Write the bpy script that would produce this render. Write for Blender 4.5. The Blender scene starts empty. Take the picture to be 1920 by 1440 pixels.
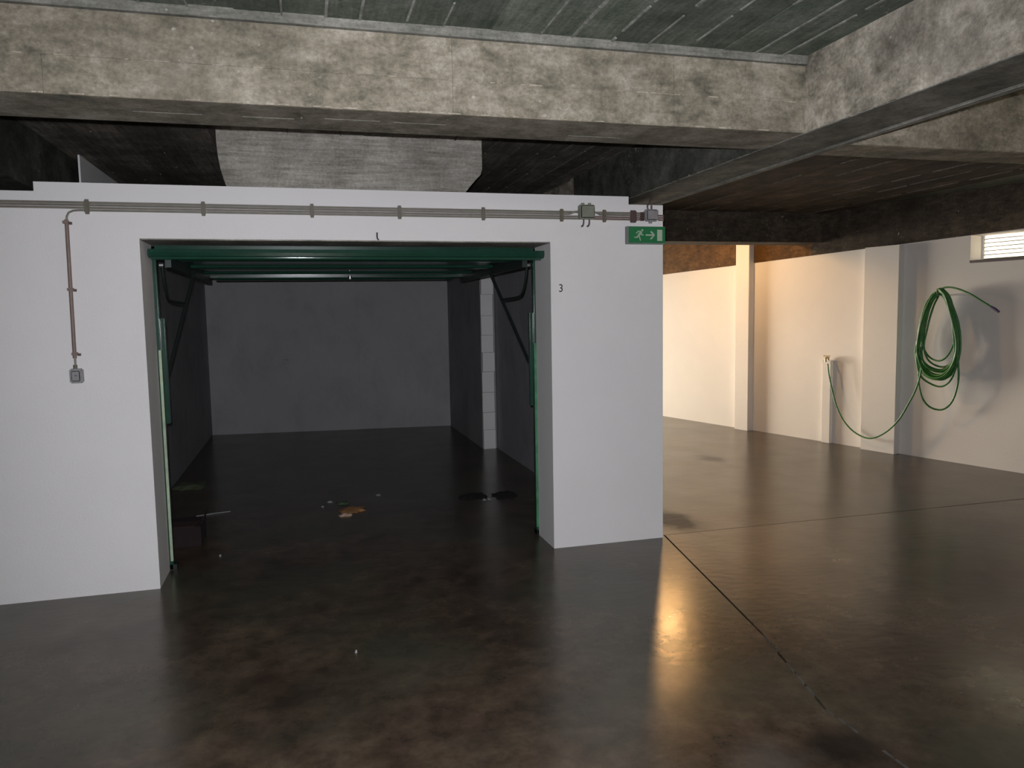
import bpy, bmesh, math, random
from mathutils import Vector, Matrix
random.seed(7)
scene = bpy.context.scene
COL = scene.collection

# ------------------------------------------------------------------ camera
F, YAW, PITCH, ROLL, CAMH = 1431.32, .2653, -.0897, -.0177, 1.6
CAM = Vector((0, 0, CAMH))
_r = Vector((math.cos(YAW), -math.sin(YAW), 0))
FW = Vector((math.sin(YAW) * math.cos(PITCH), math.cos(YAW) * math.cos(PITCH), math.sin(PITCH)))
_u = _r.cross(FW)
RT = math.cos(ROLL) * _r + math.sin(ROLL) * _u
UP = -math.sin(ROLL) * _r + math.cos(ROLL) * _u
cd = bpy.data.cameras.new('camera')
cd.sensor_width = 36
cd.lens = 36 * F / 1920
cd.clip_start = .02
cam = bpy.data.objects.new('camera', cd)
cam.matrix_world = Matrix(((RT.x, UP.x, -FW.x, 0), (RT.y, UP.y, -FW.y, 0), (RT.z, UP.z, -FW.z, CAMH), (0, 0, 0, 1)))
COL.objects.link(cam)
scene.camera = cam
vs = scene.view_settings
vs.view_transform = 'Standard'
vs.look = 'None'
vs.gamma = 1
vs.use_curve_mapping = False
vs.exposure = 0

# ------------------------------------------------------------------ light
w = bpy.data.worlds.new('evening_sky')
scene.world = w
w.use_nodes = True
bg = w.node_tree.nodes['Background']
bg.inputs[0].default_value = (1, .895, .74, 1)      # low warm daylight outside the garage
bg.inputs[1].default_value = 30
# low hazy evening sun shining in through the entrance at the far end of the hall
sd = bpy.data.lights.new('evening_sun', 'SUN')
sd.energy = 3.1
sd.color = (1, .85, .67)
sd.angle = math.radians(15)
sun = bpy.data.objects.new('evening_sun', sd)
_el = math.radians(2.2)
sun.rotation_euler = Vector((.506 * math.cos(_el), -.863 * math.cos(_el), -math.sin(_el))).to_track_quat('-Z', 'Y').to_euler()
sun.location = (-3, 24, 3)
COL.objects.link(sun)
# the camera's own flash, just above the lens
fd = bpy.data.lights.new('camera_flash', 'SPOT')
fd.energy = 515
fd.color = (.93, .94, 1)
fd.shadow_soft_size = .012
fd.spot_size = math.radians(106)
fd.spot_blend = .75
fl_o = bpy.data.objects.new('camera_flash', fd)
fl_o.matrix_world = cam.matrix_world.copy()
fl_o.location = CAM + UP * .055 + RT * -.02 + FW * .0
COL.objects.link(fl_o)


def portal(name, loc, direction, sx, sy):
    d = bpy.data.lights.new(name, 'AREA')
    d.shape = 'RECTANGLE'
    d.size, d.size_y = sx, sy
    d.cycles.is_portal = True
    o = bpy.data.objects.new(name, d)
    o.rotation_euler = Vector(direction).to_track_quat('-Z', 'Y').to_euler()
    o.location = loc
    COL.objects.link(o)


# ------------------------------------------------------------------ pixel helpers (1920 x 1440 frame)
def ray(x, y):
    return FW + (x - 960) / F * RT - (y - 720) / F * UP


def at(x, y, ax, v):
    d = ray(x, y)
    return CAM + d * ((v - CAM[ax]) / d[ax])


def flr(x, y, z=0.):
    return at(x, y, 2, z)


# oblique right wall: s runs along it towards the camera, off is the distance in front of it
P0 = Vector((5.342, 10.76, 0))
WD = Vector((.24406, -.96976, 0))
WN = Vector((.96976, .24406, 0))           # pointing out of the room


def rw(s, z, off=0.):
    return P0 + WD * s - WN * off + Vector((0, 0, z))


def rwpx(x, y, off=0.):
    d = ray(x, y)
    t = (P0 - WN * off - CAM).dot(WN) / d.dot(WN)
    p = CAM + d * t
    return (p - P0).dot(WD), p.z


# ------------------------------------------------------------------ materials
def nt(name):
    m = bpy.data.materials.new(name)
    m.use_nodes = True
    t = m.node_tree
    return m, t, t.nodes['Principled BSDF']


def node(t, kind, **kw):
    n = t.nodes.new(kind)
    for k, v in kw.items():
        setattr(n, k, v)
    return n


def posn(t, scale=(1, 1, 1), rot=(0, 0, 0)):
    g = node(t, 'ShaderNodeNewGeometry')
    mp = node(t, 'ShaderNodeMapping')
    mp.inputs['Scale'].default_value = scale
    mp.inputs['Rotation'].default_value = rot
    t.links.new(g.outputs['Position'], mp.inputs['Vector'])
    return mp.outputs[0]


def noise(t, vec, scale, detail=6, rough=.6, dist=0.):
    n = node(t, 'ShaderNodeTexNoise')
    n.inputs['Scale'].default_value = scale
    n.inputs['Detail'].default_value = detail
    n.inputs['Roughness'].default_value = rough
    n.inputs['Distortion'].default_value = dist
    t.links.new(vec, n.inputs['Vector'])
    return n.outputs['Fac']


def ramp(t, fac, stops):
    r = node(t, 'ShaderNodeValToRGB')
    e = r.color_ramp.elements
    while len(e) < len(stops):
        e.new(.5)
    for el, (p, c) in zip(e, stops):
        el.position = p
        el.color = (*c, 1) if len(c) == 3 else c
    t.links.new(fac, r.inputs[0])
    return r.outputs[0]


def mix(t, fac, a, b, mode='MIX'):
    n = node(t, 'ShaderNodeMix', data_type='RGBA', blend_type=mode)
    for sock, v in ((n.inputs[0], fac), (n.inputs[6], a), (n.inputs[7], b)):
        if hasattr(v, 'links'):
            t.links.new(v, sock)
        elif isinstance(v, tuple):
            sock.default_value = (*v, 1) if len(v) == 3 else v
        else:
            sock.default_value = v
    return n.outputs[2]


def bump(t, bs, height, strength=.3, dist=.01):
    b = node(t, 'ShaderNodeBump')
    b.inputs['Strength'].default_value = strength
    b.inputs['Distance'].default_value = dist
    t.links.new(height, b.inputs['Height'])
    t.links.new(b.outputs[0], bs.inputs['Normal'])


G = lambda v: (v, v, v)


def plain(name, col, rough=.6, metal=0., var=.12, scale=20, spec=.5):
    m, t, bs = nt(name)
    n = noise(t, posn(t), scale)
    c = ramp(t, n, [(.3, tuple(x * (1 - var) for x in col)), (.7, tuple(min(1, x * (1 + var)) for x in col))])
    t.links.new(c, bs.inputs['Base Color'])
    bs.inputs['Roughness'].default_value = rough
    bs.inputs['Metallic'].default_value = metal
    bs.inputs['Specular IOR Level'].default_value = spec
    return m


def plaster(name, col, var=.05, dirt=.0):
    m, t, bs = nt(name)
    p = posn(t)
    n = noise(t, p, 1.3, 4)
    c = ramp(t, n, [(.3, tuple(x * (1 - var) for x in col)), (.7, col)])
    f = noise(t, p, 90, 3)
    if dirt:
        d = noise(t, posn(t, (1, 1, .6)), 2.4, 7, .7)
        c = mix(t, ramp(t, d, [(.5, G(0)), (.75, G(dirt))]), c, tuple(x * .45 for x in col))
    t.links.new(c, bs.inputs['Base Color'])
    bs.inputs['Roughness'].default_value = .75
    bs.inputs['Specular IOR Level'].default_value = .25
    bump(t, bs, f, .25, .004)
    return m


def concrete(name, dark, mid, light, streak=(1, 1, 1), speck=.5, tint=.12, scale=2.2, bumpy=.35):
    """cast concrete: mottled stains, board grain, white lime specks, a tone of its own per cast panel"""
    m, t, bs = nt(name)
    p = posn(t)
    q = posn(t, streak)
    a = noise(t, p, scale * 1.9, 10, .72, .15)
    b = noise(t, q, 9, 8, .7, .1)
    ab = mix(t, .45, a, b)
    c = ramp(t, ab, [(.38, dark), (.5, mid), (.61, light)])
    blot = noise(t, p, 1.1, 5, .6)
    c = mix(t, ramp(t, blot, [(.50, G(0)), (.62, G(.6))]), c, tuple(x * .55 for x in mid))
    fine = noise(t, p, 60, 4, .7)
    c = mix(t, .42, c, ramp(t, fine, [(.32, G(.30)), (.68, G(1.25))]), 'MULTIPLY')
    sp = noise(t, p, 34, 2, .5)
    spm = noise(t, p, 1.9, 3, .6)
    k = node(t, 'ShaderNodeMath', operation='MULTIPLY')
    t.links.new(ramp(t, sp, [(.68, G(0)), (.74, G(speck))]), k.inputs[0])
    t.links.new(ramp(t, spm, [(.5, G(0)), (.62, G(1))]), k.inputs[1])
    c = mix(t, k.outputs[0], c, (.55, .53, .48))
    oi = node(t, 'ShaderNodeObjectInfo')
    c = mix(t, 1., c, ramp(t, oi.outputs['Random'], [(0, G(1 - tint)), (1, G(1.))]), 'MULTIPLY')
    t.links.new(c, bs.inputs['Base Color'])
    bs.inputs['Roughness'].default_value = .85
    bs.inputs['Specular IOR Level'].default_value = .2
    bump(t, bs, mix(t, .5, b, fine), bumpy, .012)
    return m


M = {}
M['white'] = plaster('white_plaster', (.80, .78, .77))
M['cream'] = plaster('white_plaster_old', (.775, .74, .695), .06)
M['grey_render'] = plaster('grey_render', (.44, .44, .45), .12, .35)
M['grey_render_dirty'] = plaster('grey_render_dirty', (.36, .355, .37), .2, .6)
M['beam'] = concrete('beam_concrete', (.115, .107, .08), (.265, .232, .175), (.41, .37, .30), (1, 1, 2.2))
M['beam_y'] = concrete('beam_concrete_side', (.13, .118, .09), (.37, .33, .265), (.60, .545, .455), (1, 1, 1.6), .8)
M['beam_far'] = concrete('beam_concrete_stained', (.05, .034, .019), (.115, .07, .034), (.18, .12, .066), (1, 1, 5))
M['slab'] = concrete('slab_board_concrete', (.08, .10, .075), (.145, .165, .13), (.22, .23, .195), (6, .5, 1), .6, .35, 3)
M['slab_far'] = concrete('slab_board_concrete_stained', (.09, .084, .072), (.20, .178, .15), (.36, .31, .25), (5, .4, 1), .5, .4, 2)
M['lime'] = concrete('lime_seam', (.16, .17, .14), (.28, .28, .25), (.42, .42, .38), (1, 1, 1), .5, .1, 9)
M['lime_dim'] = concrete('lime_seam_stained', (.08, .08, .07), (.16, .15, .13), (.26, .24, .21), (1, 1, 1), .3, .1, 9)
M['beam_dark'] = concrete('beam_concrete_dark', (.035, .036, .03), (.075, .074, .062), (.13, .128, .11), (1, 1, 1.6), .9)  # dark grey-green beam concrete
M['beam_lamplit'] = concrete('beam_concrete_lamplit', (.055, .030, .011), (.125, .064, .021), (.19, .105, .038), (1, 1, 3))  # edge beam concrete with the lamp's orange glow mixed into its colour
M['slab_shaded'] = concrete('slab_board_concrete_shaded', (.028, .023, .019), (.065, .052, .041), (.15, .12, .09), (5, .4, 1), .4, .45, 2)  # darker slab copy, the right bay's shade put into its colour
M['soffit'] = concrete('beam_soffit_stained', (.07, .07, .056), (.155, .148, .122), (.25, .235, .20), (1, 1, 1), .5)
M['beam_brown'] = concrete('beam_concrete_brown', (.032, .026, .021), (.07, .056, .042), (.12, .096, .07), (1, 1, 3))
M['lime_warm'] = concrete('lime_crumbs_warm', (.22, .19, .14), (.38, .335, .26), (.55, .50, .41), (1, 1, 1), .5, .1, 9)
M['strip'] = concrete('beam_top_strip', (.12, .12, .10), (.21, .205, .175), (.30, .29, .25), (1, 1, 6), .4)
M['infill'] = concrete('infill_concrete', (.17, .16, .13), (.33, .31, .27), (.50, .47, .42), (.5, .5, 7), .15, .02, 1.6, .2)
M['green'] = None


def floor_mat():
    m, t, bs = nt('polished_concrete_floor')
    p = posn(t)
    a = noise(t, p, 1.7, 9, .68, .1)
    c = ramp(t, a, [(.32, (.040, .027, .020)), (.5, (.074, .052, .036)), (.68, (.102, .078, .053))])
    b = noise(t, p, 6, 8, .7, .1)
    c = mix(t, .75, c, ramp(t, b, [(.32, G(.35)), (.68, G(1.5))]), 'MULTIPLY')
    grn = noise(t, p, .8, 3, .5)
    c = mix(t, ramp(t, grn, [(.45, G(0)), (.6, G(.6))]), c, (.052, .058, .040))

    masks = []

    def spot(cx, cy, r0, r1, amt, col, sx=1., sy=1., wob=.25):
        nonlocal c
        mp = node(t, 'ShaderNodeMapping')
        mp.inputs['Location'].default_value = (-cx * sx, -cy * sy, 0)
        mp.inputs['Scale'].default_value = (sx, sy, 0)
        t.links.new(p, mp.inputs['Vector'])
        ln = node(t, 'ShaderNodeVectorMath', operation='LENGTH')
        t.links.new(mp.outputs[0], ln.inputs[0])
        ad = node(t, 'ShaderNodeMath', operation='MULTIPLY_ADD')
        t.links.new(noise(t, p, 7, 5, .6), ad.inputs[0])
        ad.inputs[1].default_value = wob * 2
        t.links.new(ln.outputs['Value'], ad.inputs[2])
        k = node(t, 'ShaderNodeMapRange', interpolation_type='SMOOTHSTEP')
        k.inputs[1].default_value = r0 + wob
        k.inputs[2].default_value = r1 + wob
        k.inputs[3].default_value = amt
        k.inputs[4].default_value = 0
        t.links.new(ad.outputs[0], k.inputs[0])
        c = mix(t, k.outputs[0], c, col)
        masks.append(k.outputs[0])
    # oil stains and worn patches with shapes of their own
    q = flr(1262, 975)
    spot(q.x, q.y, .10, .24, .95, (.014, .011, .010), 1, .55, .1)
    q = flr(1335, 860)
    spot(q.x, q.y, .06, .2, .8, (.018, .014, .011), 1, .6, .08)
    q = flr(1590, 1400)
    spot(q.x, q.y, .05, .2, .75, (.012, .010, .009), 1, 1, .08)
    q = flr(1440, 1425)
    spot(q.x, q.y, .03, .22, .3, (.14, .135, .12), 1, 1, .16)
    t.links.new(c, bs.inputs['Base Color'])
    r = ramp(t, noise(t, p, 2.4, 2, .5), [(.35, G(.23)), (.65, G(.26))])
    t.links.new(r, bs.inputs['Roughness'])
    sp = ramp(t, noise(t, p, 2.0, 2, .5), [(.3, G(.44)), (.7, G(.66))])
    bs.inputs['Specular Tint'].default_value = (1, .88, .70, 1)
    for k in masks[:3]:                      # oil and dirt films are matt
        sp = mix(t, k, sp, G(.03))
    t.links.new(sp, bs.inputs['Specular IOR Level'])
    h = noise(t, posn(t, (1, 1.5, 1)), 13, 1, .4)
    bump(t, bs, h, .06, .012)
    return m


M['floor'] = floor_mat()
M['joint'] = plain('joint_dirt', (.012, .010, .009), .95)
M['joint_lime'] = plain('joint_lime', (.065, .06, .053), .8, var=.5, scale=14)
M['green'] = plain('green_enamel', (.010, .048, .030), .2, .0, .18, 9)
M['green_gloss'] = plain('green_enamel_gloss', (.014, .06, .038), .10, .0, .1, 9, .9)
M['flash_pale'] = plain('post_flash_pale', (.36, .44, .30), .5, 0, .25, 10)
M['green_pale'] = plain('green_enamel_pale', (.06, .20, .10), .45, 0, .3, 14)
M['dark_metal'] = plain('dark_steel', (.02, .03, .027), .45, .3)
M['steel'] = plain('steel', (.45, .45, .44), .35, .9)
M['conduit'] = plain('conduit_grey', (.20, .185, .145), .5)
M['conduit_brown'] = plain('conduit_brown', (.20, .145, .12), .5)
M['clip'] = plain('clip_grey', (.13, .115, .085), .55)
M['clip_brown'] = plain('clip_brown', (.085, .05, .048), .55)
M['box_olive'] = plain('box_olive_grey', (.20, .21, .165), .55)
M['box_grey'] = plain('box_grey', (.26, .25, .255), .5)
M['cable'] = plain('cable_dark', (.10, .08, .075), .6)
M['sign_green'] = plain('sign_green', (.012, .17, .055), .4, 0, .06)
M['sign_white'] = plain('sign_white', (.42, .50, .40), .5, 0, .05)
M['sign_body'] = plain('sign_housing', (.19, .21, .19), .5)
M['black'] = plain('black_paint', (.012, .012, .013), .6)
M['hose'] = plain('hose_green', (.035, .16, .03), .38, 0, .3, 30)
M['hose_nozzle'] = plain('nozzle_violet', (.09, .065, .13), .5)
M['brass'] = plain('tap_brass', (.32, .26, .14), .35, .8)
M['vent'] = plain('vent_white', (.82, .81, .77), .5, 0, .04)
m_, t_, b_ = nt('vent_slat_plastic')
tr = node(t_, 'ShaderNodeBsdfTranslucent')
tr.inputs[0].default_value = (.85, .84, .80, 1)
ms = node(t_, 'ShaderNodeMixShader')
ms.inputs[0].default_value = .68
b_.inputs['Base Color'].default_value = (.8, .79, .76, 1)
t_.links.new(b_.outputs[0], ms.inputs[1])
t_.links.new(tr.outputs[0], ms.inputs[2])
t_.links.new(ms.outputs[0], t_.nodes['Material Output'].inputs[0])
M['slat'] = m_
M['slat_lip'] = plain('vent_slat_lip', (.10, .095, .085), .7)
M['sill'] = plain('sill_grey', (.16, .14, .135), .7)
M['box_red'] = plain('box_dark_red', (.014, .006, .006), .9)
M['box_brown'] = plain('box_brown', (.04, .018, .013), .9)
M['rag_green'] = plain('rag_green', (.09, .11, .06), .9)
M['rag_dark'] = plain('rag_black', (.008, .007, .007), .95)
M['leaf_orange'] = plain('leaf_orange', (.33, .17, .07), .8, 0, .3)
M['leaf_pink'] = plain('paper_pink', (.55, .38, .28), .8)
M['leaf_green'] = plain('leaf_green', (.08, .12, .07), .8)
M['scrap'] = plain('scrap_white', (.27, .265, .26), .8)
M['stick'] = plain('stick_grey', (.20, .21, .21), .6)
m_, t_, b_ = nt('lamp_glass')
b_.inputs['Base Color'].default_value = (.9, .7, .4, 1)
b_.inputs['Emission Color'].default_value = (1, .57, .23, 1)
b_.inputs['Emission Strength'].default_value = 265
M['lamp'] = m_


# ------------------------------------------------------------------ mesh helpers (all shapes are given in world metres)
class MB:
    def __init__(s):
        s.v, s.f, s.sm = [], [], []

    def add(s, vs, fs, smooth=False):
        n = len(s.v)
        s.v += [Vector(p) for p in vs]
        s.f += [tuple(i + n for i in q) for q in fs]
        s.sm += [smooth] * len(fs)
        return s

    def box(s, a, b):
        (x0, y0, z0), (x1, y1, z1) = a, b
        return s.add([(x0, y0, z0), (x1, y0, z0), (x1, y1, z0), (x0, y1, z0), (x0, y0, z1), (x1, y0, z1), (x1, y1, z1), (x0, y1, z1)],
                     [(0, 3, 2, 1), (4, 5, 6, 7), (0, 1, 5, 4), (1, 2, 6, 5), (2, 3, 7, 6), (3, 0, 4, 7)])

    def hexa(s, p):            # 8 corners, bottom ring then top ring
        return s.add(p, [(0, 3, 2, 1), (4, 5, 6, 7), (0, 1, 5, 4), (1, 2, 6, 5), (2, 3, 7, 6), (3, 0, 4, 7)])

    def prism(s, pts, ext):    # planar outline + extrusion vector
        ext = Vector(ext)
        n = len(pts)
        a = [Vector(p) for p in pts]
        return s.add(a + [p + ext for p in a],
                     [tuple(range(n)), tuple(range(2 * n - 1, n - 1, -1))] + [(i, i + n, (i + 1) % n + n, (i + 1) % n) for i in range(n)])

    def tube(s, path, r, seg=8, caps=True):
        path = [Vector(p) for p in path]
        n = len(path)
        rs = r if isinstance(r, (list, tuple)) else [r] * n
        t0 = (path[1] - path[0]).normalized()
        nrm = t0.orthogonal().normalized()
        vs, fs = [], []
        pt = t0
        for i, p in enumerate(path):
            t = (path[min(i + 1, n - 1)] - path[max(i - 1, 0)]).normalized()
            nrm = pt.rotation_difference(t) @ nrm
            nrm = (nrm - t * nrm.dot(t)).normalized()
            pt = t
            bn = t.cross(nrm)
            for k in range(seg):
                a = 2 * math.pi * k / seg
                vs.append(p + (nrm * math.cos(a) + bn * math.sin(a)) * rs[i])
        for i in range(n - 1):
            for k in range(seg):
                a, b = i * seg + k, i * seg + (k + 1) % seg
                fs.append((a, b, b + seg, a + seg))
        s.add(vs, fs, True)
        if caps:
            s.add(vs[:seg], [tuple(range(seg - 1, -1, -1))])
            s.add(vs[-seg:], [tuple(range(seg))])
        return s

    def build(s, name, mat, parent=None, bevel=0., origin=None, fix=True):
        lo = Vector((min(p.x for p in s.v), min(p.y for p in s.v), min(p.z for p in s.v)))
        hi = Vector((max(p.x for p in s.v), max(p.y for p in s.v), max(p.z for p in s.v)))
        o3 = Vector(((lo.x + hi.x) / 2, (lo.y + hi.y) / 2, lo.z)) if origin is None else Vector(origin)
        me = bpy.data.meshes.new(name)
        me.from_pydata([p - o3 for p in s.v], [], s.f)
        me.polygons.foreach_set('use_smooth', s.sm)
        if fix:
            bm = bmesh.new()
            bm.from_mesh(me)
            bmesh.ops.recalc_face_normals(bm, faces=bm.faces)
            if bevel:
                bmesh.ops.bevel(bm, geom=[e for e in bm.edges if e.calc_face_angle(0) > .6], offset=bevel, segments=2, affect='EDGES', clamp_overlap=True)
            bm.to_mesh(me)
            bm.free()
        me.materials.append(M[mat])
        o = bpy.data.objects.new(name, me)
        COL.objects.link(o)
        if parent is not None:
            o.parent = parent
            o.location = o3 - wloc(parent)
        else:
            o.location = o3
        return o


def wloc(o):
    p = Vector(o.location)
    while o.parent is not None:
        o = o.parent
        p += Vector(o.location)
    return p


def tag(o, label=None, cat=None, group=None, kind=None):
    for k, v in (('label', label), ('category', cat), ('group', group), ('kind', kind)):
        if v:
            o[k] = v
    return o


def empty(name, loc, label=None, cat=None, group=None, kind=None):
    o = bpy.data.objects.new(name, None)
    o.empty_display_size = .1
    o.location = loc
    COL.objects.link(o)
    return tag(o, label, cat, group, kind)


def box(a, b):
    return MB().box(a, b)


def smooth_path(pts, sub=6):
    pts = [Vector(p) for p in pts]
    out = []
    for i in range(len(pts) - 1):
        p0, p1, p2, p3 = pts[max(i - 1, 0)], pts[i], pts[i + 1], pts[min(i + 2, len(pts) - 1)]
        for k in range(sub):
            u = k / sub
            out.append(.5 * ((2 * p1) + (p2 - p0) * u + (2 * p0 - 5 * p1 + 4 * p2 - p3) * u * u + (3 * p1 - p0 - 3 * p2 + p3) * u ** 3))
    out.append(pts[-1])
    return out


# ------------------------------------------------------------------ the shell
ZS, ZB = 2.75, 2.41              # slab underside, beam underside
YF, YR = 4.87, 5.22              # front and back of the thick garage front wall
ZT = 2.388                       # top of that wall
XL, XR, XC = -.89, 1.603, 2.42   # opening, outer corner
YE = 14.6                        # far end of the hall
YBK, XLF = -3.4, -5.4            # behind / left of the camera


def rx(y, off=0.):               # x of the right wall's face at a given y
    s = (P0.y - y) / .96976
    return P0.x + .24406 * s - off / .96976


# floor: cast slabs parted by saw-cut joints
fl = box((XLF - .3, YBK - .3, -.30), (9.4, YE + 3, -.03)).build('floor', 'joint')
tag(fl, 'dark polished concrete garage floor with saw-cut joints', kind='structure')
diag = [(2.455, 4.915), (2.14, 3.211), (1.965, 2.513), (1.975, 2.09), (1.6, .3), (1.2, YBK)]
g = .006
slabs = [
    [(XLF, YBK)] + [(x - g, y) for x, y in reversed(diag)] + [(2.42, 4.915), (2.42, YE + 2.5), (XLF, YE + 2.5)],
    [(x + g, y) for x, y in diag] + [(rx(YBK) + .2, YBK), (rx(4.9) + .2, 4.915 - g)],
    [(2.42 + g, 4.915 + g), (rx(4.9) + .2, 4.915 + g), (rx(YE) + .2, YE), (rx(YE) + .2, YE + 2.5), (2.42 + g, YE + 2.5)],
]
for pts in slabs:
    MB().prism([(x, y, -.03) for x, y in pts], (0, 0, .03)).build('floor_slab', 'floor', fl)
lime = MB()
for (x0, y0), (x1, y1) in zip(diag[1:3], diag[2:4]):
    for k in range(7):
        if random.random() < .25:
            continue
        u0, u1 = (k + random.random() * .3) / 7, (k + .75 + random.random() * .3) / 7
        q0, q1 = Vector((x0 + (x1 - x0) * u0, y0 + (y1 - y0) * u0, 0)), Vector((x0 + (x1 - x0) * u1, y0 + (y1 - y0) * u1, 0))
        w_ = .003 + random.random() * .005
        lime.hexa([q0 + Vector((-w_, 0, -.02)), q0 + Vector((w_, 0, -.02)), q1 + Vector((w_, 0, -.02)), q1 + Vector((-w_, 0, -.02)),
                   q0 + Vector((-w_, 0, .0012)), q0 + Vector((w_, 0, .0012)), q1 + Vector((w_, 0, .0012)), q1 + Vector((-w_, 0, .0012))])
lime.build('joint_filler', 'joint_lime', fl)

# ceiling slab with the imprint of its formwork boards
ce = box((XLF - .3, YBK - .3, ZS + .012), (9.4, YE + .3, ZS + .4)).build('ceiling', 'slab')
tag(ce, 'dark board-marked concrete ceiling slab with pale lime seams', kind='structure')
seams_near = [-1.5, -1.37, -1.2, -1.02, -.85, -.70, -.52, -.36, -.2, -.03, .131, .259, .436, .584, .78, .988, 1.126, 1.305, 1.47, 1.66, 1.83, 1.99, 2.13, 2.26]


def boards(xs, y0, y1, mat, far=False):
    for i in range(len(xs) - 1):
        a, b = xs[i], xs[i + 1]
        dz = random.uniform(0, .007) if not far else random.uniform(0, .014)
        box((a, y0, ZS - dz), (b, y1, ZS + .02)).build('formwork_board_mark', mat, ce)
        if not far or i % 2 == 0:
            # lime fin squeezed out between two boards, broken into runs
            mb = MB()
            y = y0
            while y < y1:
                ln = random.uniform(.25, .9)
                if random.random() < .78:
                    w_ = random.uniform(.0025, .006)
                    mb.box((b - w_, y, ZS - .007 - random.random() * .006), (b + w_, min(y + ln, y1), ZS + .01))
                y += ln + random.uniform(0, .15)
            if mb.v:
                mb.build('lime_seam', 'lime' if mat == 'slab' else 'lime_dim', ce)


boards([x for x in seams_near], .6, 3.11, 'slab')
boards([x + random.uniform(-.02, .02) for x in seams_near], 3.47, 9.0, 'slab_far')
xs = [2.6]
while xs[-1] < 5.9:
    xs.append(xs[-1] + random.uniform(.14, .2))
boards(xs, 3.5, 7.95, 'slab_shaded', True)
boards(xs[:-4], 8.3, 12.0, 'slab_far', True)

# beams
cb = box((XLF, 3.12, ZB), (2.262, 3.47, ZS + .02)).build('ceiling_beam', 'beam')
tag(cb, 'broad weathered concrete beam crossing the top of the picture', kind='structure')
cuts = [-3.2, -2.0, -.85, .02, .62, 1.36, 1.60, 1.95, 2.258]
for i in range(len(cuts) - 1):
    for z0, z1 in ((ZB, 2.545), (2.545, 2.708)):
        box((cuts[i] + .0003, 3.12 - random.uniform(.005, .009), z0 + .0003), (cuts[i + 1] - .0003, 3.13, z1 - .0003)).build('formwork_panel_mark', 'beam', cb)
box((-3.2, 3.097, 2.711), (2.26, 3.13, ZS)).build('top_strip', 'strip', cb)
mb = MB()
x = -1.4
while x < 2.2:                               # crumbs of lime along the lower arris and the panel joint
    ln = random.uniform(.01, .06)
    zc = ZB + .004 if random.random() < .45 else 2.545
    hh = random.uniform(.001, .0035)
    mb.box((x, 3.109, zc - hh), (x + ln, 3.122, zc + hh))
    x += ln + random.uniform(.0, .05)
mb.build('lime_crumbs', 'lime_warm', cb)
mb = MB()
for x0, x1, y_ in ((-.6, -.35, 3.30), (-.2, .0, 3.30), (.12, .34, 3.27), (.40, .62, 3.275), (1.2, 1.45, 3.36)):
    mb.box((x0, y_, ZB - .002), (x1, y_ + .003, ZB + .01))
mb.box((.026, 3.27, ZB - .004), (.032, 3.465, ZB + .01))
mb.build('soffit_seam', 'strip', cb)

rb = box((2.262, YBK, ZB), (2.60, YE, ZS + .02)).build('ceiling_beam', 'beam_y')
tag(rb, 'concrete beam running from upper right down towards the exit sign', kind='structure')
ys = [.3, 1.1, 1.75, 2.4, 3.085]
for i in range(len(ys) - 1):
    for z0, z1 in ((ZB, 2.57), (2.57, 2.748)):
        box((2.262 - random.uniform(.004, .008), ys[i] + .0003, z0 + .0003), (2.27, ys[i + 1] - .0003, z1 - .0003)).build('formwork_panel_mark', 'beam_y', rb)
for y0, y1 in ((3.475, 4.2), (4.2, 4.86), (4.86, 6.2)):
    box((2.255, y0 + .0003, ZB + .001), (2.27, y1 - .0003, 2.748)).build('formwork_panel_mark', 'beam_dark', rb)
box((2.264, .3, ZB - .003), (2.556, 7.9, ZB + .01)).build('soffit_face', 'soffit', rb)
# rounded nib along the right arris of the soffit
box((2.555, .3, ZB - .012), (2.603, 7.9, ZB + .02)).build('soffit_nib', 'strip', rb, .006)
mb = MB()
y = 1.2
while y < 5.0:
    ln = random.uniform(.03, .16)
    mb.box((2.258, y, ZB - .002), (2.266, y + ln, ZB + random.uniform(.003, .008)))
    y += ln + random.uniform(.01, .10)
mb.build('lime_crumbs', 'lime', rb)

lb = box((-1.95, 3.47, ZB), (-1.53, YE, ZS + .02)).build('ceiling_beam', 'beam_dark')
tag(lb, 'dark concrete beam end at the far left above the wall', kind='structure')

cr = box((2.60, 3.28, ZB), (9.2, 3.53, ZS + .02)).build('ceiling_beam', 'beam')
tag(cr, 'concrete cross beam at the right edge above the louvre vent', kind='structure')
cuts = [2.7, 3.3, 3.75, 4.3, 5.0]
for i in range(4):
    box((cuts[i] + .0015, 3.272, ZB + .002), (cuts[i + 1] - .0015, 3.29, 2.70)).build('formwork_panel_mark', 'beam', cr)

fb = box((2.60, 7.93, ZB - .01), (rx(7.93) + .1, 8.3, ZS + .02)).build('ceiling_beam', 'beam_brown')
tag(fb, 'far dark cross beam spanning between exit sign and hose wall', kind='structure')

# thick white front wall with the garage opening and two notches below the beams
out = [(XLF, 0), (XL, 0), (XL, 2.08), (XR, 2.08), (XR, 0), (XC, 0), (XC, 2.335), (2.165, 2.335), (2.165, ZT), (-1.414, ZT), (-1.414, 2.336), (XLF, 2.336)]
wf = MB()
wf.box((XLF, YF, 0), (XL, YR, 2.08))
wf.box((XR, YF, 0), (XC, YR, 2.08))
wf.prism([(x, YF, z) for x, z in [(XLF, 2.08), (XL, 2.08), (XR, 2.08), (XC, 2.08), (XC, 2.335), (2.165, 2.335), (2.165, ZT), (-1.414, ZT), (-1.414, 2.336), (XLF, 2.336)]], (0, YR - YF, 0))
wf_o = MB()
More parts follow.
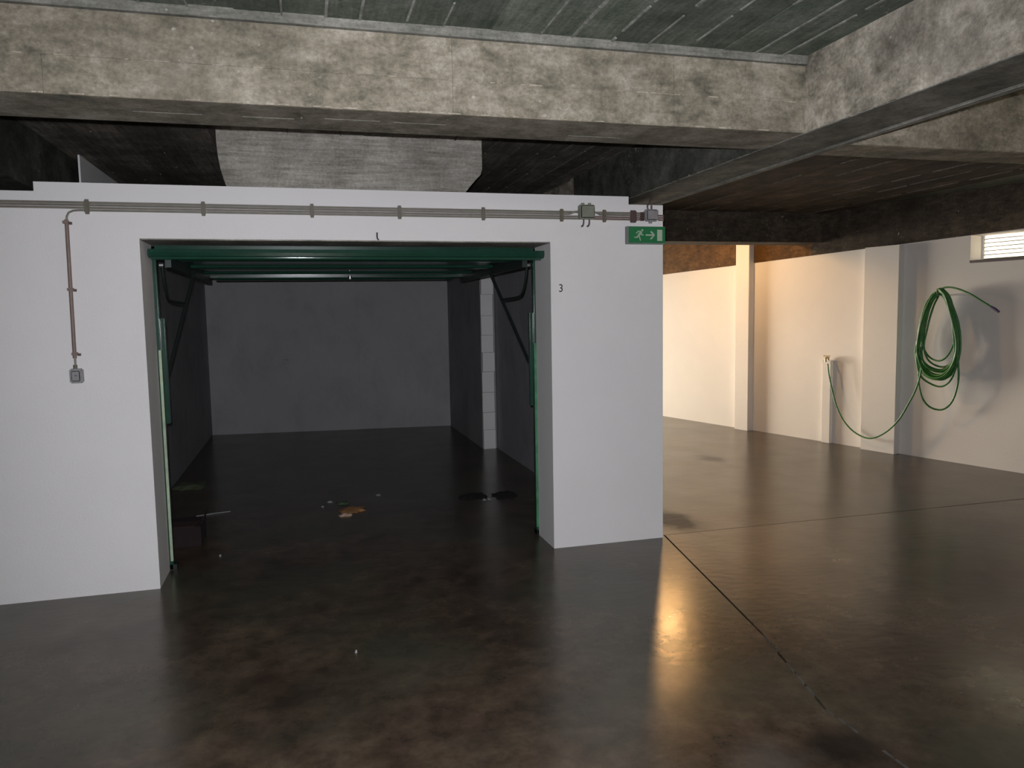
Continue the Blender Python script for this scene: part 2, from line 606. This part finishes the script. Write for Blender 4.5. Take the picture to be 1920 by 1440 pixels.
# one clean shell: outline prism
wf_o.prism([(x, YF, z) for x, z in out], (0, YR - YF, 0))
wfo = wf_o.build('wall_front', 'white', fix=True)
tag(wfo, 'thick white plastered wall around the open garage', kind='structure')
bm = bmesh.new()
bm.from_mesh(wfo.data)
bmesh.ops.triangulate(bm, faces=[f for f in bm.faces if len(f.verts) > 4], ngon_method='EAR_CLIP')
bm.to_mesh(wfo.data)
bm.free()
li = box((XL, YF + .004, 2.073), (XR, YR - .002, 2.0805)).build('lintel_soffit', 'infill', wfo)

# garage interior
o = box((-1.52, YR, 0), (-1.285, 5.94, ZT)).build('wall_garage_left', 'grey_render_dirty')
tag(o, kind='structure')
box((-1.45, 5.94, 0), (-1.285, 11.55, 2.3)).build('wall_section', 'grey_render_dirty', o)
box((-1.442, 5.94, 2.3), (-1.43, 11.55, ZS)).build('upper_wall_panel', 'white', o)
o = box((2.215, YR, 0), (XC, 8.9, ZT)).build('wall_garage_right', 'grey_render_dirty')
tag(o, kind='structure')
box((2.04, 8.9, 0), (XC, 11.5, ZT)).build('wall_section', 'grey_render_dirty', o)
pf = MB()
z = 0
while z < 2.38:                                   # white facing blocks of the inner pier, one above the other
    h = min(random.uniform(.20, .27), ZT - z)
    dx = random.uniform(-.006, .006)
    box((2.045 + dx, 8.86, z + .001), (2.19 + dx, 8.9, z + h - .003)).build('pier_block', 'white', o)
    z += h
bw = MB().prism([(-1.6, 11.42, 0), (2.45, 10.96, 0), (2.45, 11.3, 0), (-1.6, 11.75, 0)], (0, 0, ZS)).build('wall_garage_back', 'grey_render')
tag(bw, kind='structure')
yb = lambda x: 11.42 - (x + 1.6) * .46 / 4.05
for a, b, d in ((-1.285, .745, .03), (.752, 2.04, .012)):
    MB().prism([(a, yb(a) - d, 0), (b, yb(b) - d, 0), (b, yb(b) + .01, 0), (a, yb(a) + .01, 0)], (0, 0, 2.6)).build('wall_panel', 'grey_render', bw)

# pale concrete infill standing on the wall top
o2 = [at(*q, 1, 5.0) for q in ((405, 238), (405, 262), (408, 290), (413, 315), (419, 335), (427, 356), (869, 366), (882, 349), (894, 335), (901, 328), (904, 318), (903, 258))]
pts = [(p.x, 5.0, min(max(p.z, ZT + .001), ZS + .01)) for p in o2]
pts[0] = (pts[1][0], 5.0, ZS + .008)
pts[-1] = (pts[-2][0], 5.0, ZS + .008)
inf = MB().prism(pts, (0, .21, 0)).build('concrete_infill', 'infill')
tag(inf, 'pale concrete infill with rounded corners above the garage wall', kind='structure')

# right wall, oblique, white; vent hole near its top
S0, S1, SE = -5.5, 14.8, 14.8
ztop = lambda s: 2.179 + .0295 * s
VS0, VS1, VZ0, VZ1 = 4.655, 5.75, 2.062, 2.315
T = .30
rwm = MB()


def rwbox(mb, s0, s1, z0, z1a, z1b, o0, o1):
    return mb.hexa([rw(s0, z0, o1), rw(s1, z0, o1), rw(s1, z0, o0), rw(s0, z0, o0), rw(s0, z1a, o1), rw(s1, z1b, o1), rw(s1, z1b, o0), rw(s0, z1a, o0)])


wm = rwbox(MB(), S0, VS0, 0, ztop(S0), ztop(VS0), -T, 0)
rwbox(wm, VS0, VS1, 0, VZ0, VZ0, -T, 0)
rwbox(wm, VS0, VS1, VZ1, ztop(VS0), ztop(VS1), -T, 0)
rwbox(wm, VS1, S1, 0, ztop(VS1), ztop(S1), -T, 0)
wr = wm.build('wall_right', 'cream')
tag(wr, 'white wall with pilasters where the green hose hangs', kind='structure')


def edge_beam(s0, s1, o1):
    za, zb_ = ztop(s0), ztop(s1)
    return [rw(s0, za, o1), rw(s1, zb_, o1), rw(s1, zb_, -T), rw(s0, za, -T), rw(s0, ZS + .02, o1), rw(s1, ZS + .02, o1), rw(s1, ZS + .02, -T), rw(s0, ZS + .02, -T)]


po = MB().hexa(edge_beam(S0, 2.75, .012)).build('perimeter_beam', 'beam_lamplit')
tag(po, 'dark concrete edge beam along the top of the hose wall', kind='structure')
MB().hexa(edge_beam(2.75, 9.2, .012)).build('near_section', 'beam_brown', po)  # same edge beam in a darker copy, near-bay shade put into its colour


def pilaster(s0, s1, p, ztopv, label):
    o = rwbox(MB(), s0, s1, 0, ztopv, ztopv, -.02, p).build('pilaster', 'cream', None, .004)
    return tag(o, label, kind='structure')


pilaster(1.60, 1.835, .10, 2.74, 'narrow white pilaster at the corner of the brightly lit wall')
pilaster(3.53, 3.95, .088, 2.285, 'white pilaster between the tap and the hose coil')

# other walls closing the hall
for nm, a, b in (('wall_left', (XLF - .3, YBK - .3, 0), (XLF, YE + .3, ZS + .1)), ('wall_behind', (XLF, YBK - .3, 0), (9.3, YBK, ZS + .1))):
    tag(box(a, b).build(nm, 'white'), kind='structure')
we = box((XLF, YE, 0), (1.0, YE + .25, ZS + .1)).build('wall_end', 'cream')
tag(we, kind='structure')
xe = rx(YE) + .4
box((4.15, YE, 0), (xe, YE + .25, ZS + .1)).build('wall_section', 'cream', we)
box((1.0, YE, 2.42), (4.15, YE + .25, ZS + .1)).build('lintel', 'cream', we)
portal('daylight_entrance', (2.575, YE + .1, 1.21), (0, -1, 0), 3.15, 2.42)
pc = rw((VS0 + VS1) / 2, (VZ0 + VZ1) / 2, -T + .02)
portal('daylight_vent', pc, -WN, VS1 - VS0, VZ1 - VZ0)

# ------------------------------------------------------------------ garage door (tilted up, open)
dr = empty('door_1', (.357, 5.2, 0), 'open green up-and-over garage door tilted under the lintel', kind='structure')
ZD, YD0, YD1 = 1.985, 5.03, 7.25
DX0, DX1 = -.80, 1.515
lf = box((DX0, YD0 + .02, ZD + .012), (DX1, YD1, ZD + .028)).build('leaf', 'green', dr)
# rolled ribs across the underside of the leaf
for y, hgt, wd in [(flr(640, yy, ZD).y, hh, .05) for yy, hh in ((492, .012), (502, .022), (507, .01), (513, .018), (519, .01), (524, .02))]:
    mb = MB()
    prof = [(math.cos(a) * wd, -math.sin(a) * hgt) for a in [math.pi * k / 8 for k in range(9)]]
    n = len(prof)
    vs_ = [(DX0 + .02, y + p, ZD + .013 + q) for p, q in prof] + [(DX1 - .02, y + p, ZD + .013 + q) for p, q in prof]
    mb.add(vs_, [(i, i + 1, i + 1 + n, i + n) for i in range(n - 1)], True)
    mb.add(vs_[:n], [tuple(range(n))])
    mb.add(vs_[n:], [tuple(range(n))])
    mb.build('rib', 'green_gloss', lf, fix=False)
# front edge rail: a folded channel wider than the leaf
mb = MB()
prof = [(5.00, 2.033), (5.075, 2.033), (5.075, 2.022), (5.018, 2.022), (5.012, 2.014), (5.02, 2.006), (5.06, 1.999), (5.075, 1.985), (5.03, 1.982), (5.005, 1.992), (4.998, 2.012)]
n = len(prof)
mb.prism([(-.875, y, z) for y, z in prof], (2.478, 0, 0))
mb.build('edge_rail', 'green', dr)
mb = MB().tube([(-.86, 5.03, 1.984), (1.585, 5.03, 1.984)], .014, 12)
mb.build('edge_roll', 'green_gloss', dr)
# side flanges of the leaf
for x0 in (DX0, DX1 - .035):
    box((x0, 5.12, ZD - .055), (x0 + .035, YD1 + .04, ZD + .02)).build('side_flange', 'dark_metal', dr)
box((DX0, YD1 - .04, ZD - .01), (DX1, YD1 + .02, ZD + .03)).build('back_rail', 'green', dr)
mb = MB().tube([(.42, 6.95, ZD - .012), (.42, 6.95, ZD - .04)], .018, 10)
mb.build('handle', 'steel', dr)
# frame: head and two posts at the back of the reveal
box((XL, 5.222, 2.03), (XR, 5.275, 2.079)).build('frame_head', 'green', dr)
for sgn, x0, x1 in ((-1, XL - .03, XL + .022), (1, XR - .014, XR + .03)):
    post = box((x0, 5.222, 0), (x1, 5.275, 2.07)).build('frame_post', 'green', dr, .004)
    xi = x1 if sgn < 0 else x0
    zc = 1.42 if sgn < 0 else 1.40
    box((xi - .014 if sgn < 0 else xi - .004, 5.214, .06), (xi + .002 if sgn < 0 else xi + .014, 5.226, zc)).build('pale_edge', 'flash_pale' if sgn < 0 else 'green_pale', post)  # pale strip on the post edge; left one carries flash brightness in its colour
    xa = xi - sgn * .022
    box((xi - sgn * .001 if sgn < 0 else xi - .028, 5.24, .95), (xi + .028 if sgn < 0 else xi - .001, 5.28, 1.62)).build('spring_casing', 'green', post, .004)
    # lifting arm: flat bar from the pivot on the post up to the leaf
    piv = Vector((xa, 5.30, 1.27))
    topp = Vector((DX0 + .05 if sgn < 0 else DX1 - .05, 6.02, ZD - .03))
    dv = (topp - piv).normalized()
    side = Vector((1, 0, 0))
    wv = dv.cross(side).normalized() * .018
    sv = side * .005
    mb = MB().hexa([piv - wv - sv, piv - wv + sv, piv + wv + sv, piv + wv - sv, topp - wv - sv, topp - wv + sv, topp + wv + sv, topp + wv - sv])
    mb.build('lifting_arm', 'dark_metal', dr)
    # bent link between post head and arm
    q = piv + (topp - piv) * .66
    pth = smooth_path([(xa, 5.30, 1.96), (xa, 5.34, 1.86), (xa, 5.42, 1.77), (xa, 5.56, 1.735), q], 5)
    MB().tube(pth, .009, 8).build('bent_link', 'dark_metal', dr)
    MB().tube([(xa - .012, 5.28, 1.955), (xa + .012, 5.28, 1.955)], .016, 10).build('pivot_bolt', 'steel', dr)
    box((x0 - 0, 5.222, 0), (x1 + (.02 if sgn < 0 else 0), 5.30, .035)).build('foot_plate', 'dark_metal', dr)

# ------------------------------------------------------------------ conduits, clips and boxes on the front wall
zc4 = [2.276, 2.262, 2.247, 2.233]
YC = YF - .012
words = ['topmost', 'second from top', 'third from top', 'lowest']
for i, z in enumerate(zc4):
    if i < 3:
        pth = [(-3.0, YC, z), (1.80, YC, z)]
        if i in (1,):
            pth = [(-3.0, YC, z), (1.715, YC, z), (1.735, YC - .008, z), (1.765, YC - .016, z + .013), (1.798, YC - .018, z + .016)]
        lab = words[i] + ' of the grey conduits running along the white wall'
        c = MB().tube(pth, .0062, 8).build('conduit', 'conduit')
    else:
        bend = [(1.80, YC, z), (-1.19, YC, z), (-1.22, YC, z - .003), (-1.243, YC, z - .014), (-1.254, YC, z - .035), (-1.258, YC, 2.15), (-1.262, YC, 1.70), (-1.262, YC, 1.36)]
        lab = 'lowest grey conduit, bending down to the switch at left'
        c = MB().tube(bend, .0058, 8).build('conduit', 'conduit')
        MB().tube([(-1.2565, YC - .002, 2.18), (-1.262, YC - .002, 1.46), (-1.262, YC - .002, 1.40)], .0105, 10).build('sleeve', 'conduit_brown', c)
    tag(c, lab, 'conduit', 'conduits on the front wall')
for i, z in enumerate(zc4):
    pth = [(1.90, YC, z), (2.245, YC, z)] if i != 1 else [(1.902, YC - .018, z + .016), (1.925, YC - .016, z + .008), (1.95, YC, z), (2.245, YC, z)]
    c = MB().tube(pth, .0062, 8).build('conduit', 'conduit_brown' if i > 1 else 'conduit')
    tag(c, words[i] + ' short conduit between the two wall junction boxes', 'conduit', 'short conduits between the boxes')
for i, z in enumerate(zc4[1:]):
    c = MB().tube([(2.38, YC, z), (2.419, YC, z)], .0058, 8).build('conduit', 'conduit_brown')
    tag(c, ('upper', 'middle', 'lower')[i] + ' conduit stub right of the small junction box at the corner', 'conduit', 'conduit stubs at the corner')
spots = [(-1.15, 'clip'), (-.535, 'clip'), (.082, 'clip'), (.612, 'clip'), (1.15, 'clip'), (1.682, 'clip'), (1.985, 'clip'), (2.195, 'clip_brown')]
names = ['conduit clip just right of the bend to the switch', 'conduit clip above the left part of the garage door', 'third conduit clip from the left, left of the door middle',
         'conduit clip right of the black mark over the door', 'conduit clip above the right half of the garage door', 'conduit clip just left of the olive junction box',
         'conduit clip just right of the olive junction box', 'dark reddish conduit clip just left of the small grey box']
for (x, m), lab in zip(spots, names):
    e = empty('conduit_clip', (x, YF, 2.22), lab, 'clip', 'clips holding the conduits')
    hw = .012 if m == 'clip' else .022
    box((x - hw, YF - .0215, 2.219), (x + hw, YF, 2.289)).build('saddle', m, e, .003)
    for z in (2.291, 2.217):
        box((x - hw * .8, YF - .014, z - .004), (x + hw * .8, YF, z + .004)).build('lug', m, e)
for k, z in enumerate((2.165, 1.79, 1.425)):
    e = empty('conduit_clip', (-1.258, YF, z), ('top', 'middle', 'bottom')[k] + ' clip on the vertical conduit down to the switch', 'clip', 'clips on the switch drop')
    box((-1.276, YF - .027, z - .009), (-1.244, YF, z + .009)).build('saddle', 'conduit_brown', e, .003)
    box((-1.246, YF - .016, z - .012), (-1.232, YF, z + .002)).build('lug', 'clip_brown', e)

jb = empty('junction_box', (1.85, YF, 2.225), 'olive grey square junction box with two cut cable stubs', 'junction box')
box((1.797, YF - .05, 2.228), (1.903, YF, 2.322)).build('body', 'box_olive', jb, .006)
box((1.803, YF - .058, 2.234), (1.897, YF - .05, 2.316)).build('lid', 'box_olive', jb, .004)
for x in (1.825, 1.872):
    MB().tube([(x, YF - .025, 2.318), (x, YF - .025, 2.334)], .011, 10).build('gland', 'box_olive', jb)
for x in (1.828, 1.868):
    MB().tube(smooth_path([(x + .002, YF - .025, 2.232), (x + .001, YF - .028, 2.205), (x - .006, YF - .032, 2.186), (x - .018, YF - .036, 2.180)], 4), .0055, 8).build('cable_stub', 'cable', jb)
jb = empty('junction_box', (2.312, YF, 2.218), 'small grey junction box at the corner above the exit sign', 'junction box')
box((2.272, YF - .045, 2.222), (2.368, YF, 2.302)).build('body', 'box_grey', jb, .010)
box((2.280, YF - .052, 2.229), (2.361, YF - .045, 2.295)).build('lid', 'box_grey', jb, .004)
for z in zc4:
    MB().tube([(2.245, YC, z), (2.273, YC, z)], .008, 8).build('gland', 'clip_brown', jb)
MB().tube([(2.315, YF - .022, 2.209), (2.315, YF - .022, 2.223)], .012, 10).build('gland', 'box_grey', jb)
MB().tube(smooth_path([(2.30, YF - .02, 2.30), (2.295, YF - .02, 2.325), (2.32, YF - .005, 2.355), (2.36, YF + .04, 2.40)], 5), .006, 8).build('cable', 'cable', jb)
MB().tube([(2.325, YF - .02, 2.298), (2.325, YF - .02, 2.33)], .007, 8).build('gland', 'clip_brown', jb)

sw = empty('light_switch', (-1.255, YF, 1.255), 'grey surface light switch at the end of the vertical conduit', 'switch')
box((-1.291, YF - .04, 1.258), (-1.223, YF, 1.341)).build('body', 'box_grey', sw, .007)
box((-1.279, YF - .047, 1.27), (-1.235, YF - .04, 1.329)).build('rocker', 'box_grey', sw, .004)
box((-1.262, YF - .049, 1.3), (-1.25, YF - .046, 1.304)).build('mark', 'black', sw)
MB().tube([(-1.262, YC - .006, 1.338), (-1.262, YC - .006, 1.362)], .011, 10).build('gland', 'clip', sw)

# ------------------------------------------------------------------ exit sign, number, mark
SX0, SX1, SZ0, SZ1 = 2.137, 2.4195, 2.067, 2.186
sg = empty('exit_sign', ((SX0 + SX1) / 2, YF, SZ0), 'green emergency exit sign with running figure and arrow', 'sign')
box((SX0, YF - .036, SZ0), (SX1, YF, SZ1)).build('housing', 'sign_body', sg, .003)
YS = YF - .0365
box((SX0 + .012, YS - .002, SZ0 + .008), (SX1 - .001, YS + .002, SZ1 - .003)).build('sign_face', 'sign_green', sg)


def spx(x, y):      # pixel of the sign (photo frame) -> face plane
    p = at(x, y, 1, YS - .0025)
    return (p.x, YS - .0022, p.z)


def glyph(name, polys):
    mb = MB()
    for p in polys:
        mb.prism([spx(*q) for q in p], (0, -.0012, 0))
    return mb.build(name, 'sign_white', sg)


z24 = lambda pts: [(1180 + x / 24, 420 + y / 24) for x, y in pts]


def limb(a, b, r0, r1):
    ax, ay = a
    bx, by = b
    L = math.hypot(bx - ax, by - ay)
    nx, ny = -(by - ay) / L, (bx - ax) / L
    return z24([(ax + nx * r0, ay + ny * r0), (bx + nx * r1, by + ny * r1), (bx - nx * r1, by - ny * r1), (ax - nx * r0, ay - ny * r0)])


head = z24([(585 + 45 * math.cos(k * math.pi / 5), 278 + 45 * math.sin(k * math.pi / 5)) for k in range(10)])
glyph('running_figure', [head, limb((540, 330), (420, 520), 55, 48), limb((500, 330), (400, 325), 24, 22), limb((400, 318), (310, 425), 24, 18),
                         limb((530, 380), (560, 480), 24, 20), limb((545, 490), (640, 495), 22, 18), limb((420, 490), (350, 600), 36, 28), limb((370, 605), (225, 590), 28, 20),
                         limb((420, 520), (470, 620), 34, 26), limb((465, 600), (500, 755), 25, 16)])
glyph('arrow', [z24([(735, 470), (735, 525), (1090, 535), (1090, 465)]), z24([(930, 350), (1000, 320), (1160, 495), (1090, 510)]), z24([(1090, 490), (1160, 495), (1000, 690), (920, 680)])])
glyph('doorway_symbol', [z24([(1255, 255), (1480, 265), (1480, 765), (1255, 760)])])

cu = bpy.data.curves.new('digit', 'FONT')
cu.body = '3'
cu.size = .074
cu.extrude = .0008
to = bpy.data.objects.new('digit_tmp', cu)
COL.objects.link(to)
dg = bpy.context.evaluated_depsgraph_get()
me = bpy.data.meshes.new_from_object(to.evaluated_get(dg))
bpy.data.objects.remove(to)
xs_ = [v.co.x for v in me.vertices]
ys_ = [v.co.y for v in me.vertices]
cx, cy = (min(xs_) + max(xs_)) / 2, min(ys_)
for v in me.vertices:
    x, y, z = v.co
    v.co = ((x - cx) * .92, -z, (y - cy))
me.materials.clear()
me.materials.append(M['black'])
num = bpy.data.objects.new('painted_number', me)
num.location = (1.673, YF - .001, 1.75)
COL.objects.link(num)
tag(num, 'black digit 3 painted on the white wall right of the garage', 'number')

e = MB().tube([(.469, YF - .004, 2.128), (.468, YF - .006, 2.105), (.470, YF - .006, 2.09), (.478, YF - .004, 2.083)], .0045, 8).build('wall_hook', 'black')
tag(e, 'thin black hook on the wall above the middle of the garage door', 'hook')

# ------------------------------------------------------------------ tap, pipe casing, hose
s_, z_ = rwpx(1552, 676, .06)
pk = empty('tap_pipe_casing', rw(3.03, 0, .025), 'low white pipe casing on the hose wall below the tap', 'pipe casing')
rwbox(MB(), 2.965, 3.085, 0, .985, .985, .001, .05).build('casing', 'cream', pk, .006)
rwbox(MB(), 2.955, 3.095, .985, 1.0, 1.0, .001, .06).build('cap', 'cream', pk, .003)
tp = empty('garden_tap', rw(3.03, 1.0, .05), 'small brass tap on top of the white pipe casing', 'tap')
MB().tube([rw(3.03, 1.0, .03), rw(3.03, 1.03, .03)], .012, 10).build('riser', 'brass', tp)
MB().tube(smooth_path([rw(3.03, 1.025, .02), rw(3.035, 1.03, .06), rw(3.045, 1.02, .09), rw(3.05, .98, .10)], 4), .011, 10).build('spout', 'brass', tp)
MB().tube([rw(3.03, 1.03, .055), rw(3.03, 1.048, .055)], .006, 8).build('spindle', 'brass', tp)
MB().tube([rw(2.985, 1.05, .055), rw(3.075, 1.05, .055)], .006, 8).build('lever', 'brass', tp)

hs = empty('garden_hose', rw(4.42, .54, .1), 'coiled green garden hose hanging on the white wall', 'hose')
path = []


def loop(k, bot, wdt, off, dtop, lean=0.):
    c = 4.425 + lean
    H_ = 1.80 - dtop - bot
    shp = [(.0, 1.0), (.075, .93), (.125, .80), (.175, .62), (.205, .42), (.205, .25), (.15, .085), (.04, .0), (-.09, .02), (-.18, .11), (-.228, .28), (-.205, .48), (-.175, .66), (-.125, .84), (-.06, .95)]
    r = []
    for i, (a, b) in enumerate(shp):
        j = random.uniform(-.006, .006)
        r.append(rw(c + a * wdt + j, bot + b * H_ + j, off + .012 * math.sin(i * 1.3 + k)))
    return r


loops = [(1.06, .76, .115, .055), (.99, .80, .075, .05), (.965, .86, .10, .04), (.95, .82, .125, .045), (.935, .90, .085, .03), (.92, .94, .11, .03), (.91, .88, .135, .035),
         (.90, .97, .095, .02), (.885, 1.0, .12, .015), (.88, .95, .07, .02), (.87, 1.03, .105, .005), (.865, .99, .13, .01), (.88, .92, .15, .02), (.86, 1.05, .09, .0), (.79, 1.0, .12, .02), (.55, .99, .10, .02)]
for k, (bt, wd, of, dt) in enumerate(loops):
    path += loop(k, bt, wd, of, dt, random.uniform(-.012, .012))
# free end reaching out to the right with a violet nozzle
end0 = [rw(4.43, 1.80, .12), rw(4.36, 1.70, .12)]
MB().tube(smooth_path(path, 4), .0095, 7).build('coil', 'hose', hs)
fe = [rw(*rwpx(x, y, o_), o_) for x, y, o_ in ((1757, 545, .11), (1772, 539, .12), (1790, 540, .14), (1815, 549, .16), (1842, 565, .18), (1863, 578, .19))]
MB().tube(smooth_path(fe, 5), .009, 8).build('free_end', 'hose', hs)
nz = [rw(*rwpx(x, y, .19), .19) for x, y in ((1858, 575), (1866, 580), (1873, 585))]
MB().tube(nz, [.011, .015, .012], 10).build('nozzle', 'hose_nozzle', hs)
tl = [(1728, 668, .13), (1726, 700, .13), (1718, 728, .14), (1704, 756, .15), (1685, 787, .15), (1660, 811, .145), (1632, 822, .14), (1606, 813, .13), (1585, 793, .12), (1570, 765, .11), (1560, 730, .10), (1554, 700, .10), (1552, 682, .10)]
MB().tube(smooth_path([rw(*rwpx(x, y, o_), o_) for x, y, o_ in tl], 5), .0088, 8).build('feed_run', 'hose', hs)
hk = empty('hose_hook', rw(4.43, 1.78, 0), 'steel peg in the wall carrying the hose coil', 'hook')
MB().tube([rw(4.43, 1.728, .001), rw(4.43, 1.732, .16), rw(4.43, 1.79, .178)], .007, 8).build('peg', 'steel', hk)

# ------------------------------------------------------------------ louvre vent
vn = empty('louvre_vent', rw((VS0 + VS1) / 2, VZ0, -.1), 'white louvred vent high in the right wall letting daylight in', 'vent')
VO = -.20
rwbox(MB(), VS0, VS0 + .03, VZ0, VZ1, VZ1, VO - .03, VO + .008).build('frame_stile', 'vent', vn, .004)
rwbox(MB(), VS1 - .03, VS1, VZ0, VZ1, VZ1, VO - .03, VO + .025).build('frame_stile', 'vent', vn, .004)
rwbox(MB(), VS0, VS1, VZ0, VZ0 + .018, VZ0 + .018, VO - .03, VO + .02).build('frame_rail', 'vent', vn, .003)
NSL, PITCH_S = 6, (VZ1 - VZ0 - .018) / 6
for k in range(NSL):
    zb_, zt_ = VZ0 + .018 + k * PITCH_S, VZ0 + .018 + (k + 1) * PITCH_S + .004
    a, b = (VO + .016, zb_), (VO - .014, min(zt_, VZ1))      # bottom edge stands into the room, top edge tucks behind the next slat
    t_ = .0015
    sl = MB().hexa([rw(VS0 + .03, a[1], a[0] - t_), rw(VS1 - .03, a[1], a[0] - t_), rw(VS1 - .03, a[1], a[0] + t_), rw(VS0 + .03, a[1], a[0] + t_),
                    rw(VS0 + .03, b[1], b[0] - t_), rw(VS1 - .03, b[1], b[0] - t_), rw(VS1 - .03, b[1], b[0] + t_), rw(VS0 + .03, b[1], b[0] + t_)]).build('slat', 'slat', vn)
    rwbox(MB(), VS0 + .03, VS1 - .03, zb_ - .001, zb_ + .006, zb_ + .006, VO + .012, VO + .022).build('slat_lip', 'slat_lip', sl)
rwbox(MB(), VS0 + .01, VS1, VZ0 - .022, VZ0 + .004, VZ0 + .004, -.18, .03).build('sill', 'sill', vn, .003)

# ------------------------------------------------------------------ ceiling lamp in the far bay (seen only mirrored in the floor)
LX, LY, LZ = 4.45, 8.76, 2.56
lm = empty('bulkhead_lamp', (LX, LY, ZS), 'warm ceiling lamp behind the far beam, mirrored in the floor', 'lamp')
MB().tube([(LX, LY, ZS - .014), (LX, LY, LZ + .06)], [.05, .05], 20).build('base', 'box_grey', lm)
vs_, fs_ = [], []
for i in range(9):
    a_ = -math.pi / 2 + math.pi * i / 8
    for k in range(20):
        b_2 = k * math.pi / 10
        r = max(.001, .085 * math.cos(a_))
        vs_.append((LX + r * math.cos(b_2), LY + r * math.sin(b_2), LZ + .085 * math.sin(a_)))
for i in range(8):
    for k in range(20):
        a, b = i * 20 + k, i * 20 + (k + 1) % 20
        fs_.append((a, b, b + 20, a + 20))
MB().add(vs_, fs_, True).build('glass_globe', 'lamp', lm)

# ------------------------------------------------------------------ litter on the garage floor


def crumple(name, cx, cy, lx, ly, h, mat, label, cat, seed, group=None, nx=7, ny=5):
    rnd = random.Random(seed)
    top = []
    for j in range(ny):
        for i in range(nx):
            u, v = i / (nx - 1) * 2 - 1, j / (ny - 1) * 2 - 1
            rim = max(abs(u), abs(v))
            k = 1 + rnd.uniform(-.22, .16) * rim - .18 * abs(u * v)
            zz = .004 + h * (1 - rim ** 2) * rnd.uniform(.4, 1.) + (h * .3 * rnd.random() if rim < 1 else 0)
            top.append((cx + u * lx / 2 * k, cy + v * ly / 2 * k, zz))
    vs = top + [(x, y, .0008) for x, y, z in top]
    n = nx * ny
    f = []
    for j in range(ny - 1):
        for i in range(nx - 1):
            a = j * nx + i
            f.append((a, a + 1, a + 1 + nx, a + nx))
            f.append((n + a + nx, n + a + 1 + nx, n + a + 1, n + a))
    rimi = list(range(nx)) + [j * nx + nx - 1 for j in range(1, ny)] + list(range(n - 2, n - nx - 1, -1)) + [j * nx for j in range(ny - 2, 0, -1)]
    for a, b in zip(rimi, rimi[1:] + rimi[:1]):
        f.append((b, a, a + n, b + n))
    o = MB().add(vs, f).build(name, mat)
    return tag(o, label, cat, group)


p = flr(360, 912)
crumple('rag', p.x - .03, p.y, .30, .34, .035, 'rag_green', 'dull green rag lying by the left garage wall', 'rag', 3)
a, b = flr(368, 968, .006), flr(432, 959, .006)
tag(MB().tube([a, a.lerp(b, .5) + Vector((0, .01, 0)), b], .006, 8).build('stick', 'stick'), 'thin grey stick on the dark garage floor', 'stick')
bx = empty('carton', (-.93, 5.86, 0), 'dark red carton behind the left garage door post', 'box')
box((-1.17, 5.72, 0), (-.76, 6.02, .145)).build('body', 'box_red', bx, .004)
MB().hexa([Vector(q) for q in ((-1.17, 5.72, .146), (-.80, 5.72, .146), (-.78, 5.87, .146), (-1.17, 5.87, .146), (-1.17, 5.72, .15), (-.80, 5.72, .15), (-.78, 5.87, .15), (-1.17, 5.87, .15))]).build('flap', 'box_brown', bx)
MB().hexa([Vector(q) for q in ((-.77, 5.80, .145), (-.762, 5.80, .145), (-.762, 6.0, .145), (-.77, 6.0, .145), (-.745, 5.80, .20), (-.738, 5.80, .20), (-.738, 6.0, .20), (-.745, 6.0, .20))]).build('flap', 'box_red', bx)
p = flr(662, 957)
crumple('crumpled_paper', p.x, p.y, .22, .20, .028, 'leaf_orange', 'orange brown crumpled paper on the garage floor', 'paper', 11)
p = flr(648, 967)
crumple('crumpled_paper', p.x, p.y, .12, .07, .02, 'leaf_pink', 'pale pink scrap in front of the orange paper', 'paper', 12)
p = flr(643, 944)
crumple('leaf', p.x, p.y, .12, .12, .015, 'leaf_green', 'dull green leaf behind the orange paper', 'leaf', 13)
p = flr(893, 931)
crumple('rag', p.x - .02, p.y, .26, .20, .03, 'rag_dark', 'black rag on the garage floor, left one of the pair', 'rag', 14)
p = flr(943, 929)
crumple('rag', p.x + .02, p.y, .22, .2, .032, 'rag_dark', 'black rag on the garage floor, nearer the right door post', 'rag', 15)
for k, (x, y, sz, lab) in enumerate(((619, 942, .05, 'white scrap left of the green leaf on the garage floor'), (605, 951, .03, 'faint white scrap at the left end of the litter row'), (710, 929, .05, 'pale scrap behind the orange paper, towards the back'),
                                     (908, 938, .035, 'white scrap between the two black rags, left one'), (917, 937, .035, 'white scrap between the two black rags, right one'),
                                     (413, 1043, .014, 'tiny white speck near the left door post'), (668, 1224, .014, 'tiny white speck on the floor in front of the garage'))):
    p = flr(x, y)
    crumple('scrap', p.x, p.y, sz, sz, .012, 'scrap', lab, 'scrap', 30 + k, 'white scraps on the floor', 4, 4)
p = at(537, 675, 1, yb(-.3) - .031)
tag(MB().prism([(p.x - .03, yb(p.x) - .031, p.z + .006), (p.x + .03, yb(p.x) - .033, p.z - .014), (p.x + .025, yb(p.x) - .033, p.z + .01), (p.x - .02, yb(p.x) - .031, p.z + .016)], (0, -.004, 0)).build('paint_chip', 'scrap'),
    'small white paint chip on the back wall of the garage', 'paint chip')
